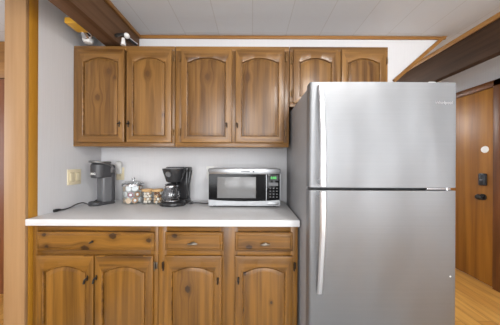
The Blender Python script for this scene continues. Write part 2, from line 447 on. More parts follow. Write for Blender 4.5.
# beams
bl = thing('ceiling_beam', 'brown stained wooden ceiling beam running over the corner wall cabinet', 'beam', (-1.1085, -0.65, 2.195))
MB().box(-1.173, -1.044, YR+0.001, YB-0.001, 2.195, CE-0.001, 0.003).build('beam_body', M['beam'], bl)
MB().box(-1.044, -1.026, YR+0.001, YB-0.017, CE-0.03, CE-0.001, 0.003).build('moulding', M['trim_y'], bl)
br_ = thing('ceiling_beam', 'very dark stained ceiling beam reaching above the refrigerator and the entry door', 'beam', (1.94, 0.5, 2.14))
MB().box(1.905, 1.975, YR+0.001, 4.199, 2.135, CE-0.001, 0.003).build('beam_body', M['beam_dark'], br_)
MB().box(1.889, 1.905, YR+0.001, 4.199, CE-0.043, CE-0.001, 0.004).build('moulding', M['trim_y'], br_)

# post on the left
po = thing('wooden_post', 'floor to ceiling wooden post at the countertop end, pale front and golden side', 'post', (-1.455, 1.29, 0))
MB().box(-1.522, XL, 1.27, 1.326, 0, CE-0.001, 0.002).build('jamb_board', M['post_side'], po)
MB().box(X(3.8, 1.25), XL+0.0, 1.25, 1.27, 0, CE-0.001, 0.003).build('front_board', M['post_front'], po)

# next room seen past the post
nd = struct(MB().box(-2.86, -2.0, 1.955, 2.0, 0.0, 2.06, 0.004), 'door_2', M['red_brown'])
struct(MB().box(-2.95, -1.95, 1.965, 2.0, 2.075, 2.46-0.03, 0.01), 'trim_3', M['trim'])

# entry door on the right wall
dy0, dy1 = 2.072, 2.96
en = struct(MB().box(XR-0.022, XR+0.0, dy0, dy1, 0.012, 2.045, 0.002), 'door_1', M['door_brown'])
cs = MB().box(XR-0.03, XR, dy0-0.07, dy0-0.004, 0, 2.115, 0.004).box(XR-0.03, XR, dy1+0.004, dy1+0.07, 0, 2.115, 0.004).box(XR-0.03, XR, dy0-0.07, dy1+0.07, 2.05, 2.115, 0.004)
cs.build('door_casing', M['door_casing'], en)
def onx(px, py): 
    Y = XR*F/(px-CX); return Y, Z(py, Y)
y_, z_ = onx(486.5, 178.5)
k = MB().box(XR-0.055, XR-0.022, y_-0.034, y_+0.034, z_-0.065, z_+0.065, 0.012).build('keypad_lock', M['black_plastic'], en); k['label'] = 'black keypad lock'
MB().box(XR-0.058, XR-0.054, y_-0.012, y_+0.012, z_-0.006, z_+0.002).build('keypad_mark', M['chrome'], k)
y_, z_ = onx(485.5, 196)
hn = MB().cyl((XR-0.022, y_, z_), (XR-0.032, y_, z_), 0.033).cyl((XR-0.03, y_, z_), (XR-0.06, y_, z_), 0.013)
hn.sphere((XR-0.072, y_, z_), 0.03, 0.85, 1, 1)
hn.build('door_handle', M['black_iron'], en)
y_, z_ = onx(487, 148.5)
MB().cyl((XR-0.022, y_, z_), (XR-0.03, y_, z_), 0.036, 0.032).build('round_plate', M['white_plastic'], en)
struct(MB().box(XR-0.014, XR, YR, dy0-0.072, 0, 0.08, 0.003), 'baseboard_right', M['door_casing'])

# unseen windows, added behind the camera to supply the light
i = 0
for (a, b) in ((-1.75, -0.05), (0.5, 2.2)):
    i += 1
    w = MB()
    for (x0, x1, z0, z1) in ((a-0.06, a+0.01, 0.49, 2.31), (b-0.01, b+0.06, 0.49, 2.31), (a, b, 0.49, 0.56), (a, b, 2.24, 2.31), ((a+b)/2-0.02, (a+b)/2+0.02, 0.55, 2.25)):
        w.box(x0, x1, YR-0.03, YR+0.02, z0, z1, 0.004)
    o = struct(w, 'window_%d' % i, M['white_plastic'])
    MB().box(a, b, YR-0.06, YR-0.055, 0.55, 2.25).build('window_pane', M['glass'], o)
o = struct(MB().box(-3.63, -3.58, -0.1, -0.02, 0.74, 2.16).box(-3.63, -3.58, 1.22, 1.3, 0.74, 2.16).box(-3.63, -3.58, -0.1, 1.3, 0.74, 0.83).box(-3.63, -3.58, -0.1, 1.3, 2.07, 2.16), 'window_3', M['white_plastic'])  # unseen side window, added to go with its light
MB().box(-3.66, -3.655, -0.05, 1.25, 0.8, 2.1).build('window_pane', M['glass'], o)

# ------------------------------------------------------------------ cabinets
def arch_loop(x0, x1, z0, zs, rise, y, n=14, sh=0.0):
    """closed loop: square foot, arched head (shoulders at zs, crown at zs+rise)"""
    L = [(x0, y, z0), (x1, y, z0), (x1, y, zs)]
    a, b = x1 - sh, x0 + sh
    for k in range(n + 1):
        t = k / n
        x = a + (b - a)*t
        L.append((x, y, zs + rise*(math.sin(PI*t)**0.8)))
    L.append((x0, y, zs))
    return L
def rect_loop_like(x0, x1, z0, z1, y, ax0, ax1, n=14, sh=0.0):
    L = [(x0, y, z0), (x1, y, z0), (x1, y, z1)]
    a, b = ax1 - sh, ax0 + sh
    for k in range(n + 1):
        L.append((a + (b - a)*k/n, y, z1))
    L.append((x0, y, z1))
    return L
def make_door(cab, x0, x1, z0, z1, yf, th, st, top, bot, rise, mf, mp, mr):
    """overlay door: frame with an arched opening, raised panel as a sub-part. yf = front plane"""
    ax0, ax1, bz0 = x0+st, x1-st, z0+bot
    zs = z1 - top - rise
    sh = 0.012
    c = 0.004
    outer = lambda e, y: rect_loop_like(x0+e, x1-e, z0+e, z1-e, y, ax0, ax1, sh=sh)
    inner = lambda e, y: arch_loop(ax0+e, ax1-e, bz0+e, zs-e, rise, y, sh=sh)
    f = MB().rings([outer(0, yf+th), outer(0, yf+c+0.002), outer(c*0.4, yf+c*0.4), outer(c+0.002, yf), inner(-0.006, yf), inner(-0.002, yf+0.002), inner(0.0, yf+0.007), inner(0.0, yf+th)], close=True)
    door = f.build('door', mf, cab, smooth=25)
    ox = ORIG[cab.name].x
    door.data.materials.append(mr)                 # rails with the grain lying level
    for q in door.data.polygons:
        if ax0 - 0.01 < q.center.x + ox < ax1 + 0.01: q.material_index = 1
    p = MB().rings([inner(0.0, yf+th-0.002), inner(0.0, yf+0.015), inner(0.005, yf+0.015), inner(0.007, yf+0.009), inner(0.024, yf+0.004), inner(0.027, yf+0.0035)], fill=True)
    p.build('panel', mp, door, smooth=25)
    return door
def knots_local(lst, Y, base):
    out = []
    for (px, py, r) in lst:
        w = W(px, py, Y); out.append((w.x-base[0], w.z-base[2], r*Y/F))
    return out
def hinge(door, x, z, yf, m, right=True):
    s = 1 if right else -1
    MB().cyl((x, yf+0.004, z-0.022), (x, yf+0.004, z+0.022), 0.0045, n=10).box(x, x+s*0.014, yf+0.012, yf+0.017, z-0.02, z+0.02, 0.002).sphere((x, yf+0.004, z+0.024), 0.005).sphere((x, yf+0.004, z-0.024), 0.005).build('hinge', m, door)
def pull_lever(par, x, z, yf, m, flip=1, tall=0.03):
    b = MB().box(x-0.004, x+0.004, yf-0.004, yf+0.001, z-tall/2, z+tall/2, 0.002)
    b.cyl((x, yf, z), (x, yf-0.018, z), 0.0035, n=10)
    b.tube([(x-flip*0.003, yf-0.019, z-0.004), (x+flip*0.008, yf-0.021, z+0.001), (x+flip*0.02, yf-0.02, z+0.006)], lambda t: 0.0045+0.0015*t, smooth=3)
    return b.build('pull', m, par)
def pull_lever_drop(par, x, z, yf, m, flip=1):
    b = MB().box(x-0.004, x+0.004, yf-0.004, yf+0.001, z-0.014, z+0.018, 0.002)
    b.cyl((x, yf, z+0.004), (x, yf-0.018, z+0.004), 0.004, n=10)
    b.tube([(x+flip*0.014, yf-0.02, z+0.01), (x, yf-0.022, z+0.002), (x-flip*0.006, yf-0.022, z-0.022)], lambda t: 0.0055+0.001*t, smooth=3)
    return b.build('pull', m, par)
def pull_drop(par, x, z, yf, m, tilt=0.0):
    b = MB().cyl((x, yf+0.001, z+0.014), (x, yf-0.012, z+0.014), 0.006, n=12)
    b.tube([(x-tilt, yf-0.012, z+0.02), (x, yf-0.014, z), (x+tilt, yf-0.012, z-0.02)], lambda t: 0.0035+0.003*math.sin(PI*min(1, t*1.1+0.0)), smooth=4)
    return b.build('pull', m, par)
def pull_bar(par, x, z, yf, m, w=0.06):
    b = MB().sphere((x, yf-0.002, z), 0.01, 1.6, 0.5, 0.8).cyl((x, yf, z), (x, yf-0.016, z), 0.005, n=12)
    b.tube([(x-w/2, yf-0.017, z-0.001), (x, yf-0.02, z+0.001), (x+w/2, yf-0.017, z+0.001)], lambda t: 0.004+0.003*math.sin(PI*t), smooth=4)
    return b.build('pull', m, par)

YU = 1.585            # upper face frame front
UF = YU - 0.018       # upper door front
UZ1, UZ0 = Z(46.6, YU), Z(147.2, YU)
def upper_cab(px0, px1, z0, z1, label, doors, zd0, zd1, mids, ktop=()):
    x0, x1 = X(px0, YU), X(px1, YU)
    base = ((x0+x1)/2, YB, z0)
    c = thing('wall_cabinet', label, 'cabinet', base)
    MB().box(x0+0.002, x1-0.002, YU+0.02, YB-0.001, z0+0.012, z1, 0.002).build('carcass', M['carcass'], c)
    for a, b in ((z1-0.036, z1), (z0, z0+0.036)): MB().box(x0+0.0005, x1-0.0005, YU, YU+0.02, a, b, 0.0015).build('face_rail', M['upper_h'], c)
    for a, b in mids: MB().box(X(a, YU), X(b, YU), YU+0.0003, YU+0.0203, z0+0.036, z1-0.036, 0.001).build('face_stile', M['upper_v'], c)
    out = []
    for (a, b, kn) in doors:
        kl = knots_local([(p, q, r*1.25) for p, q, r in kn], UF, base)
        mp = wood('pine_panel', UL, UD, 'z', kl, knotcol=(0.1, 0.045, 0.018), knotalpha=0.75) if kl else M['upper_v']
        out.append(make_door(c, X(a, UF), X(b, UF), zd0, zd1, UF, 0.0178, 0.05, 0.068, 0.05, 0.032, M['upper_v'], mp, M['upper_h']))
    return c, out
zd0, zd1 = Z(142.6, UF), Z(49.0, UF)
xl_px = CX + (XL+0.002)*F/YU
cA, dA = upper_cab(xl_px, 174.6, UZ0, UZ1, 'knotty pine wall cabinet in the corner, its two arched doors darker at the top',
    [(76.2, 123.6, [(108, 71.5, 2.0), (97, 98, 2.2), (114, 78, 1.0)]), (126.0, 171.0, [(147, 74, 2.0), (163, 115, 1.2)])], zd0, zd1, [(xl_px, 78), (168, 174.5)])
cB, dB = upper_cab(175.0, 288.8, UZ0, UZ1, 'light pine wall cabinet over the microwave with two tall arched doors',
    [(180.6, 231.5, [(207, 77, 2.2)]), (235.2, 284.4, [(247, 77, 1.8)])], zd0, zd1, [(175.1, 183), (229, 238), (281.5, 288.7)])
cC, dC = upper_cab(289.2, 387.5, Z(106.5, YU), UZ1, 'short pine wall cabinet with two low arched doors above the refrigerator',
    [(293.0, 337.6, []), (341.4, 386.0, [(370, 62, 1.0)])], Z(102.5, UF), zd1, [(289.3, 296), (335, 344), (383.5, 387.4)])
for dd, px, fl in ((dA[0], 119.0, 1), (dA[1], 128.0, 1)): pull_lever(dd, X(px, UF), Z(124.5, UF), UF, M['black_iron'], fl, 0.05)
for dd, px in ((dB[0], 226.5), (dB[1], 237.0)): pull_drop(dd, X(px, UF), Z(125.5, UF), UF, M['bronze'], 0.004)
for py in (57.5, 132.5):
    hinge(dA[1], X(172.3, UF), Z(py, UF), UF, M['old_brass'])
    hinge(dB[0], X(179.6, UF), Z(py, UF), UF, M['old_brass'], False)
    hinge(dB[1], X(285.6, UF), Z(py, UF), UF, M['old_brass'])
for py in (59.5, 93):
    hinge(dC[0], X(291.8, UF), Z(py, UF), UF, M['old_brass'], False)
    hinge(dC[1], X(387.0, UF), Z(py, UF), UF, M['old_brass'])

YC = 1.295            # base face frame front
BF = YC - 0.019
CT = Z(220.2, 1.25)   # counter top height
CB = CT - 0.041
def base_cab(x0, x1, label, drawers, doors, mids):
    base = ((x0+x1)/2, YB, 0)
    c = thing('base_cabinet', label, 'cabinet', base)
    zt = CB - 0.0005
    MB().box(x0+0.001, x1-0.001, YC+0.02, YB-0.001, 0.09, zt, 0.002).build('carcass', M['carcass'], c)
    MB().box(x0+0.001, x1-0.001, YC+0.07, YC+0.09, 0, 0.09).build('toe_kick', M['door_casing'], c)
    rz = [(zt-0.042, zt), (0.09, 0.13), (Z(256.5, YC)-0.008, Z(251.0, YC)+0.008)]
    for a, b in rz: MB().box(x0+0.0005, x1-0.0005, YC, YC+0.02, a, b, 0.0015).build('face_rail', M['base_h'], c)
    for a, b in mids: MB().box(a, b, YC-0.0003, YC+0.0197, 0.092, zt-0.001, 0.0012).build('face_stile', M['base_v'], c)
    D = []
    for (a, b, kn) in drawers:
        kl = knots_local([(p, q, r*1.35) for p, q, r in kn], BF, base)
        xa, xb, za, zb = X(a, BF), X(b, BF), Z(251.4, BF), Z(233.0, BF)
        m = wood('pine_drawer', BL, BD, 'x', kl, contrast=1.1)
        rc = lambda e, y: [(xa+e, y, za+e), (xb-e, y, za+e), (xb-e, y, zb-e), (xa+e, y, zb-e)]
        # routed lip, then a raised flat field
        D.append(MB().rings([rc(0, YC-0.0005), rc(0, BF+0.009), rc(0.004, BF+0.0055), rc(0.013, BF+0.0045), rc(0.019, BF)], fill=True).build('drawer', m, c, smooth=20))
    E = []
    for (a, b, kp, arch) in doors:
        kl = knots_local([(p, q, r*1.35) for p, q, r in kp], BF, base)
        mp = wood('pine_panel', BL, BD, 'z', kl, contrast=0.95)
        E.append(make_door(c, X(a, BF), X(b, BF), 0.112, Z(256.4, BF), BF, 0.0185, 0.05, 0.07, 0.05, arch, M['base_v'], mp, M['base_h']))
    return c, D, E
xs = X(158.8, YC)
xe = X(298.2, YC)
bA, gA, eA = base_cab(XL+0.002, xs-0.0005, 'pine base cabinet with one wide drawer above two arched doors, next to the wooden post',
    [(36.0, 154.0, [(85, 249.5, 2.6), (113, 237.0, 2.4), (149, 241.0, 1.7), (44, 236, 1.3), (47, 247.5, 1.3)])],
    [(35.8, 93.6, [(40.5, 318, 1.5), (92, 319, 1.3)], 0.034), (95.0, 153.2, [], 0.034)],
    [(XL+0.003, X(38, YC)), (X(151, YC), xs-0.001)])
bB, gB, eB = base_cab(xs+0.0005, xe, 'pine base cabinet with two small drawers above two doors, beside the refrigerator',
    [(165.0, 223.0, [(175, 236.5, 1.7)]), (235.6, 293.6, [(249.5, 247.3, 2.0)])],
    [(164.6, 222.2, [(188, 290, 2.2)], 0.03), (235.6, 293.4, [(245, 274, 1.6), (243, 312, 1.2), (272, 303, 1.0)], 0.03)],
    [(xs+0.001, X(167, YC)), (X(220.5, YC), X(238, YC)), (X(291, YC), xe-0.001)])
pull_lever_drop(eA[0], X(88.0, BF), Z(279, BF), BF, M['black_iron'], 1)
pull_lever_drop(eA[1], X(97.0, BF), Z(278.5, BF), BF, M['black_iron'], 1)
pull_lever(gA[0], X(92.5, BF), Z(242, BF), BF, M['black_iron'], 1, 0.012)
pull_bar(gB[0], X(193.5, BF), Z(243.3, BF), BF, M['pewter'])
pull_bar(gB[1], X(265.5, BF), Z(243.6, BF), BF, M['pewter'])
pull_drop(eB[0], X(218.5, BF), Z(280.5, BF), BF, M['bronze'])
pull_drop(eB[1], X(239.0, BF), Z(280.0, BF), BF, M['black_iron'])
for py in (267, 390):
    hinge(eA[1], X(154.6, BF), Z(py, BF), BF, M['pewter'])
    hinge(eB[0], X(163.3, BF), Z(py, BF), BF, M['bronze'], False)
    hinge(eB[1], X(294.8, BF), Z(py, BF), BF, M['bronze'])

# countertop
ct = MB().box(XL+0.001, X(300.2, 1.25), 1.25, YB-0.001, CB, CT, 0.004, 3)
single(ct, 'countertop', M['counter'], 'long white laminate countertop across the pine base cabinets', 'countertop', (-0.55, 1.57, CB))

# ------------------------------------------------------------------ refrigerator
FY = 1.07
fx0, fx1 = X(309.6, FY), X(457.2, FY)
fz1 = Z(81.8, FY); g1, g0 = Z(187.0, FY), Z(190.0, FY)
fr = thing('refrigerator', 'tall stainless steel refrigerator with a freezer door above and two bar handles', 'refrigerator', ((fx0+fx1)/2, 1.45, 0))
MB().box(fx0+0.004, fx1-0.004, FY+0.075, 1.80, 0.03, fz1-0.012, 0.006).build('cabinet', M['fridge_side'], fr)
MB().box(fx0+0.012, fx1-0.012, FY+0.058, FY+0.078, 0.1, fz1-0.02).build('gasket', M['gasket'], fr)
def fridge_door(name, z0, z1):
    # softly bowed front, rounded edges
    n = 20; prof = []
    for k in range(n+1):
        t = k/n; x = fx0 + (fx1-fx0)*t
        ed = min(t, 1-t)*(fx1-fx0)
        r = 0.014
        y = FY - 0.006*math.sin(PI*t)
        if ed < r: y += r - math.sqrt(max(0, r*r-(r-ed)**2))
        prof.append((x, y))
    xs_ = []
    for k in range(7):
        a = PI/2*k/6; xs_.append((fx0 + 0.014*(1-math.cos(a)), FY + 0.014*(1-math.sin(a)) - 0.006*math.sin(PI*0.014*(1-math.cos(a))/(fx1-fx0))))
    for k in range(1, 30):
        t = 0.018 + (1-0.036)*k/30; xs_.append((fx0+(fx1-fx0)*t, FY-0.006*math.sin(PI*t)))
    for k in range(6, -1, -1):
        a = PI/2*k/6; xs_.append((fx1 - 0.014*(1-math.cos(a)), FY + 0.014*(1-math.sin(a)) - 0.006*math.sin(PI*0.014*(1-math.cos(a))/(fx1-fx0))))
    poly = xs_ + [(fx1, FY+0.06), (fx0, FY+0.06)]
    mb = MB(); mb.prism(poly, 'z', z0, z1)
    return mb.build(name, M['fridge_steel'], fr, smooth=30)
d1 = fridge_door('freezer_door', g1, fz1)
d2 = fridge_door('refrigerator_door', 0.1, g0)
def bar_handle(door, zfar, znear, up):
    # flat strap handle: hugs the door at the far end, stands off near the gap between the doors
    n = 14; hw = 0.0165; th = 0.012
    loops = []
    for k in range(n+1):
        t = k/n
        z = zfar + (znear-zfar)*t
        so = 0.012 + 0.05*min(1, (t*1.6))**0.8
        xc = X(319.8, FY)-0.002
        y = FY - so
        w_ = hw*(0.8+0.2*t)
        loops.append([(xc-w_, y, z), (xc-w_*0.6, y-th*0.5, z), (xc+w_*0.6, y-th*0.5, z), (xc+w_, y, z), (xc+w_, y+th*0.5, z), (xc-w_, y+th*0.5, z)])
    mb = MB(); mb.rings(loops)
    mb.bm.faces.ensure_lookup_table(); mb.bm.verts.ensure_lookup_table()
    vs = mb.bm.verts[:]
    mb.bm.faces.new(vs[:6]); mb.bm.faces.new(vs[-6:])
    xc = X(319.8, FY)-0.002
    s = 1 if up else -1
    mb.box(xc-0.010, xc+0.010, FY-0.02, FY+0.01, zfar-s*0.035, zfar-s*0.003, 0.003)
    mb.box(xc-0.012, xc+0.012, FY-0.06, FY+0.008, znear+s*0.006, znear+s*0.03, 0.004)
    return mb.build('handle', M['handle_steel'], door, smooth=35)
bar_handle(d1, Z(85, FY-0.01), Z(186.0, FY-0.06), True)
bar_handle(d2, Z(293, FY-0.01), Z(191.2, FY-0.06), False)
text('badge', 'Whirlpool', 0.022, M['chrome'], d1, Matrix.Translation((X(443, FY), FY-0.0022, Z(102, FY))) @ FACE, ext=0.001)
MB().box(X(431, FY), X(438.5, FY), FY+0.015, FY+0.09, fz1-0.012, fz1+0.012, 0.005).build('hinge_cover', M['white_plastic'], fr)
mh = MB().box(X(429, FY), X(453, FY), FY+0.012, FY+0.06, (g0+g1)/2-0.004, (g0+g1)/2+0.004, 0.001).cyl((X(450, FY), FY+0.02, g0), (X(450, FY), FY+0.02, g1), 0.008)
mh.build('middle_hinge', M['chrome'], fr)
MB().box(fx0+0.02, fx1-0.02, FY+0.03, FY+0.1, 0.02, 0.095, 0.004).build('kick_grille', M['gasket'], fr)
for sx in (fx0+0.06, fx1-0.06):
    for sy in (FY+0.12, 1.74):
        MB().cyl((sx, sy, 0), (sx, sy, 0.04), 0.018).build('foot', M['gasket'], fr)
MB().sphere((X(450.3, FY), FY-0.003, Z(275.3, FY)), 0.005, 1, 0.4, 1).build('door_dot', M['white_plastic'], d2)

# ------------------------------------------------------------------ microwave
MY = 1.60
mx0, mx1 = X(208.8, MY), X(280.4, MY)
mz0, mz1 = CT+0.014, Z(168.6, MY)
mw = thing('microwave', 'stainless countertop microwave with a black window and a lit green display', 'microwave', ((mx0+mx1)/2, 1.73, CT))
MB().box(mx0, mx1, MY+0.02, 1.865, mz0, mz1, 0.004).build('housing', M['micro_steel'], mw)
wy0, wy1 = Z(201.0, MY), Z(174.3, MY)
xp = X(266.2, MY)
# stainless bands above and below
tb = MB().box(mx0, mx1, MY-0.004, MY+0.02, wy1, mz1, 0.003).build('upper_band', M['micro_steel'], mw)
MB().box(X(241, MY), X(250, MY), MY-0.0046, MY-0.0038, Z(171.9, MY), Z(171.1, MY)).build('printed_name', M['graphite'], tb)
MB().box(X(252.8, MY), X(254.4, MY), MY-0.0046, MY-0.0038, Z(172.4, MY), Z(170.6, MY), M=None).build('printed_mark', M['graphite'], tb)
lo = []
n = 24
for k in range(n+1):
    t = k/n; x = mx0 + (mx1-mx0)*t
    lo.append((x, wy0 + 0.012*(2*t-1)**2 - 0.002))
MB().prism(lo + [(mx1, mz0), (mx0, mz0)], 'y', MY-0.004, MY+0.02).build('lower_band', M['micro_steel'], mw, smooth=20)
dr = MB().prism([(x, z-0.001) for x, z in lo if x < xp-0.001] + [(xp-0.001, wy0-0.001), (xp-0.001, wy1), (mx0+0.0, wy1)], 'y', MY+0.001, MY+0.019).build('door', M['black_gloss'], mw)
MB().box(X(217.4, MY), X(256, MY), MY-0.001, MY+0.004, Z(198.2, MY), Z(177.0, MY), 0.001).build('window', M['window_grey'], dr)
cp = MB().box(xp+0.004, mx1-0.004, MY+0.0, MY+0.019, wy0-0.002, wy1, 0.001).build('control_panel', M['black_gloss'], mw)
MB().box(xp, xp+0.004, MY-0.004, MY+0.019, wy0-0.006, wy1).box(mx1-0.004, mx1, MY-0.004, MY+0.019, wy0-0.004, wy1).build('panel_frame', M['micro_steel'], mw)
MB().box(X(269, MY), X(278.5, MY), MY-0.001, MY+0.003, Z(180.4, MY), Z(175.2, MY)).build('display', M['black_gloss'], cp)
text('display_digits', '8:88', 0.026, M['display'], cp, Matrix.Translation((X(273.6, MY), MY-0.0015, Z(177.9, MY))) @ FACE)
MB().box(X(268.8, MY), X(278.2, MY), MY-0.001, MY+0.003, Z(185.8, MY), Z(182.6, MY)).build('label_strip', M['graphite_light'], cp)
for r_ in range(4):
    for c_ in range(3):
        px, py = 270.4 + c_*3.3, 188.2 + r_*2.9
        MB().box(X(px-0.7, MY), X(px+0.7, MY), MY-0.001, MY+0.002, Z(py+0.55, MY), Z(py-0.55, MY)).build('button', M['graphite_light'], cp)
MB().box(X(268.0, MY), X(279.0, MY), MY-0.0055, MY-0.003, Z(205.0, MY), Z(202.5, MY), 0.001).build('open_button', M['micro_steel'], mw)
for sx in (mx0+0.04, mx1-0.04):
    for sy in (MY+0.05, 1.83):
        MB().cyl((sx, sy, CT), (sx, sy, mz0+0.002), 0.014).build('foot', M['black_plastic'], mw)

# ------------------------------------------------------------------ pod brewer in the corner
KX, KY = X(104.2, 1.71), 1.72
kb = thing('pod_coffee_maker', 'grey single cup pod brewer with a silver top lever in the counter corner', 'coffee maker', (KX, KY, CT), R(-27))
L_ = dict(local=True)
MB().box(-0.054, 0.054, -0.075, 0.056, 0.0, 0.02, 0.009, 3).build('base', M['graphite'], kb, **L_)
MB().lathe([(0, 0.0), (0.054, 0.0), (0.057, 0.01), (0.056, 0.026), (0.05, 0.029), (0.046, 0.025), (0, 0.025)], (0, -0.07, 0), sy=0.8).build('drip_tray', M['graphite'], kb, **L_)
MB().box(-0.052, 0.052, -0.042, 0.05, 0.015, 0.235, 0.02, 4).build('column', M['graphite_light'], kb, **L_)
MB().box(-0.054, 0.054, 0.015, 0.058, 0.015, 0.33, 0.016, 3).build('water_tank', M['graphite'], kb, **L_)
hd = MB().lathe([(0, 0.222), (0.052, 0.222), (0.058, 0.228), (0.06, 0.315), (0.058, 0.33), (0.045, 0.34), (0, 0.342)], (0, -0.042, 0))
hd.box(-0.057, 0.057, -0.042, 0.03, 0.226, 0.335, 0.012, 3)
hd = hd.build('brew_head', M['graphite'], kb, **L_)
mk = text('maker_name', 'KEURIG', 0.024, M['white_plastic'], hd, FACE, local=True)
for v in mk.data.vertices:                       # wrapped round the head
    a_ = v.co.x/0.0605
    v.co = Vector((0.0605*math.sin(a_), -0.042-0.0605*math.cos(a_)+v.co.y, v.co.z+0.256))

hl = MB().tube([(0.062, 0.03, 0.29), (0.063, 0.01, 0.325), (0.06, -0.05, 0.345), (0.04, -0.092, 0.353), (0.0, -0.104, 0.355), (-0.04, -0.092, 0.353), (-0.06, -0.05, 0.345), (-0.062, 0.0, 0.335)], lambda t: 0.009, n=10)
hl.box(-0.045, 0.045, -0.085, 0.03, 0.338, 0.356, 0.008, 3)
hl.build('lever', M['micro_steel'], kb, **L_)
MB().box(0.054, 0.066, 0.012, 0.05, 0.262, 0.3, 0.005).build('lever_pivot', M['micro_steel'], kb, **L_)

# ------------------------------------------------------------------ drip coffee maker
DX, DY = X(175.3, 1.70), 1.70
dm = thing('drip_coffee_maker', 'black drip coffee maker with a glass carafe between the jars and the microwave', 'coffee maker', (DX, DY, CT), R(-8))
MB().lathe([(0, 0), (0.104, 0), (0.108, 0.008), (0.106, 0.026), (0.092, 0.038), (0.07, 0.042), (0, 0.042)], (-0.008, -0.02, 0), sy=0.82).box(-0.085, 0.09, 0.0, 0.115, 0, 0.045, 0.012).build('base', M['black_plastic'], dm, **L_)
MB().lathe([(0, 0.042), (0.066, 0.042), (0.066, 0.046), (0, 0.046)], (-0.01, -0.03, 0)).build('hot_plate', M['chrome'], dm, **L_)
MB().box(-0.075, 0.085, 0.055, 0.115, 0.03, 0.30, 0.014, 3).build('water_column', M['black_plastic'], dm, **L_)
MB().lathe([(0, 0.186), (0.05, 0.186), (0.062, 0.192), (0.085, 0.262), (0.094, 0.29), (0.094, 0.3), (0.06, 0.305), (0, 0.305)], (-0.008, 0.0, 0)).box(-0.1, 0.1, 0.02, 0.115, 0.275, 0.312, 0.01).build('filter_basket', M['black_plastic'], dm, **L_)
MB().lathe([(0, 0), (0.026, 0), (0.026, 0.004), (0.018, 0.006), (0, 0.006)], (0, 0, 0)).bm.free()
ring = MB().cyl((-0.01, -0.086, 0.258), (-0.01, -0.094, 0.255), 0.022); ring.build('dial', M['graphite_light'], dm, **L_)
ca = MB().lathe([(0, 0.047), (0.058, 0.047), (0.068, 0.06), (0.07, 0.09), (0.06, 0.13), (0.048, 0.15), (0.048, 0.165)], (-0.012, -0.035, 0)).build('carafe', M['glass_dark'], dm, **L_)
MB().lathe([(0.05, 0.147), (0.054, 0.152), (0.054, 0.16), (0.05, 0.165)], (-0.012, -0.035, 0)).build('carafe_band', M['chrome'], ca, **L_)
MB().lathe([(0, 0.163), (0.05, 0.163), (0.05, 0.172), (0.03, 0.18), (0, 0.182)], (-0.012, -0.035, 0)).build('carafe_lid', M['black_plastic'], ca, **L_)
MB().tube([(0.03, -0.08, 0.155), (0.055, -0.1, 0.155), (0.07, -0.105, 0.13), (0.065, -0.1, 0.09), (0.045, -0.085, 0.08)], 0.008, n=10).build('carafe_handle', M['black_plastic'], ca, **L_)
MB().box(0.088, 0.102, 0.0, 0.04, 0.08, 0.3, 0.006, M=Matrix.Translation((0.04, 0, 0)) @ Matrix.Rotation(R(9), 4, 'Y') @ Matrix.Translation((-0.052, 0, 0))).build('side_strut', M['black_plastic'], dm, **L_)
MB().box(0.035, 0.05, -0.088, -0.08, 0.012, 0.022, 0.003).build('power_switch', M['graphite_light'], dm, **L_)

# ------------------------------------------------------------------ glass canister with pods
JX, JY = X(133.2, 1.76), 1.765
jr, jh = 0.086, 0.165
jar = thing('glass_canister', 'tall clear glass canister with a knobbed lid, holding coffee pods', 'jar', (JX, JY, CT))
MB().lathe([(0, 0.0), (jr-0.006, 0.0), (jr, 0.006), (jr, jh-0.004), (jr-0.004, jh), (jr-0.007, jh-0.004), (jr-0.006, 0.01), (0, 0.007)], (0, 0, 0)).build('jar_body', M['glass'], jar, **L_)
lid = MB().lathe([(0, jh+0.03), (0.02, jh+0.028), (0.06, jh+0.02), (jr-0.004, jh+0.008), (jr, jh+0.003), (jr-0.002, jh+0.0005), (jr-0.012, jh+0.001), (0, jh+0.012)]).build('lid', M['glass'], jar, **L_)
MB().lathe([(0, 0.024), (0.008, 0.024), (0.007, 0.034), (0.015, 0.044), (0.013, 0.054), (0, 0.058)], (0, 0, jh)).build('lid_knob', M['chrome'], lid, **L_)
MB().lathe([(jr-0.001, jh-0.014), (jr+0.003, jh-0.012), (jr+0.003, jh-0.002), (jr-0.001, jh)], (0, 0, 0)).build('rim_band', M['chrome'], jar, **L_)

foil = {'white': plain('pale_foil', srgb(240, 243, 246), 0.35), 'tan': plain('tan_foil', srgb(224, 200, 174), 0.35), 'plum': plain('plum_foil', srgb(158, 116, 126), 0.35), 'brown': plain('brown_foil', srgb(168, 126, 92), 0.35)}
pod_cup = plain('pod_cup_white', srgb(224, 222, 216), 0.45)
protos = {}
def pod(colr, loc, rot):
    key = colr
    if key not in protos:
        p = thing('coffee_pod', 'x', 'coffee pod', loc)
        MB().lathe([(0, -0.028), (0.0125, -0.028), (0.0135, -0.026), (0.0205, -0.004), (0.024, -0.003), (0.024, 0.0), (0.0, 0.0)], n=20).build('cup', pod_cup, p, **L_)
        MB().lathe([(0.0, 0.0012), (0.018, 0.0012), (0.0232, 0.0006), (0.0232, 0.0), (0, 0.0)], n=20).build('foil_lid', foil[key], p, **L_)
        MB().lathe([(0.0, 0.0018), (0.0105, 0.0018), (0.011, 0.0012), (0, 0.001)], n=16).build('foil_print', foil['white' if key in ('plum', 'brown') else key], p, **L_)
        protos[key] = p
    else:
        p = copy_tree(protos[key])
    p.location = loc; p.rotation_euler = rot
    desc = {'white': 'coffee pod with a pale foil lid inside the glass canister', 'tan': 'coffee pod with a tan foil lid inside the glass canister', 'plum': 'coffee pod with a plum foil lid inside the glass canister', 'brown': 'coffee pod with a brown foil lid inside the glass canister'}
    tag(p, desc[colr], 'coffee pod', 'coffee pods with %s lids in the canister' % {'white': 'pale', 'tan': 'tan', 'plum': 'plum', 'brown': 'brown'}[colr])
    return p
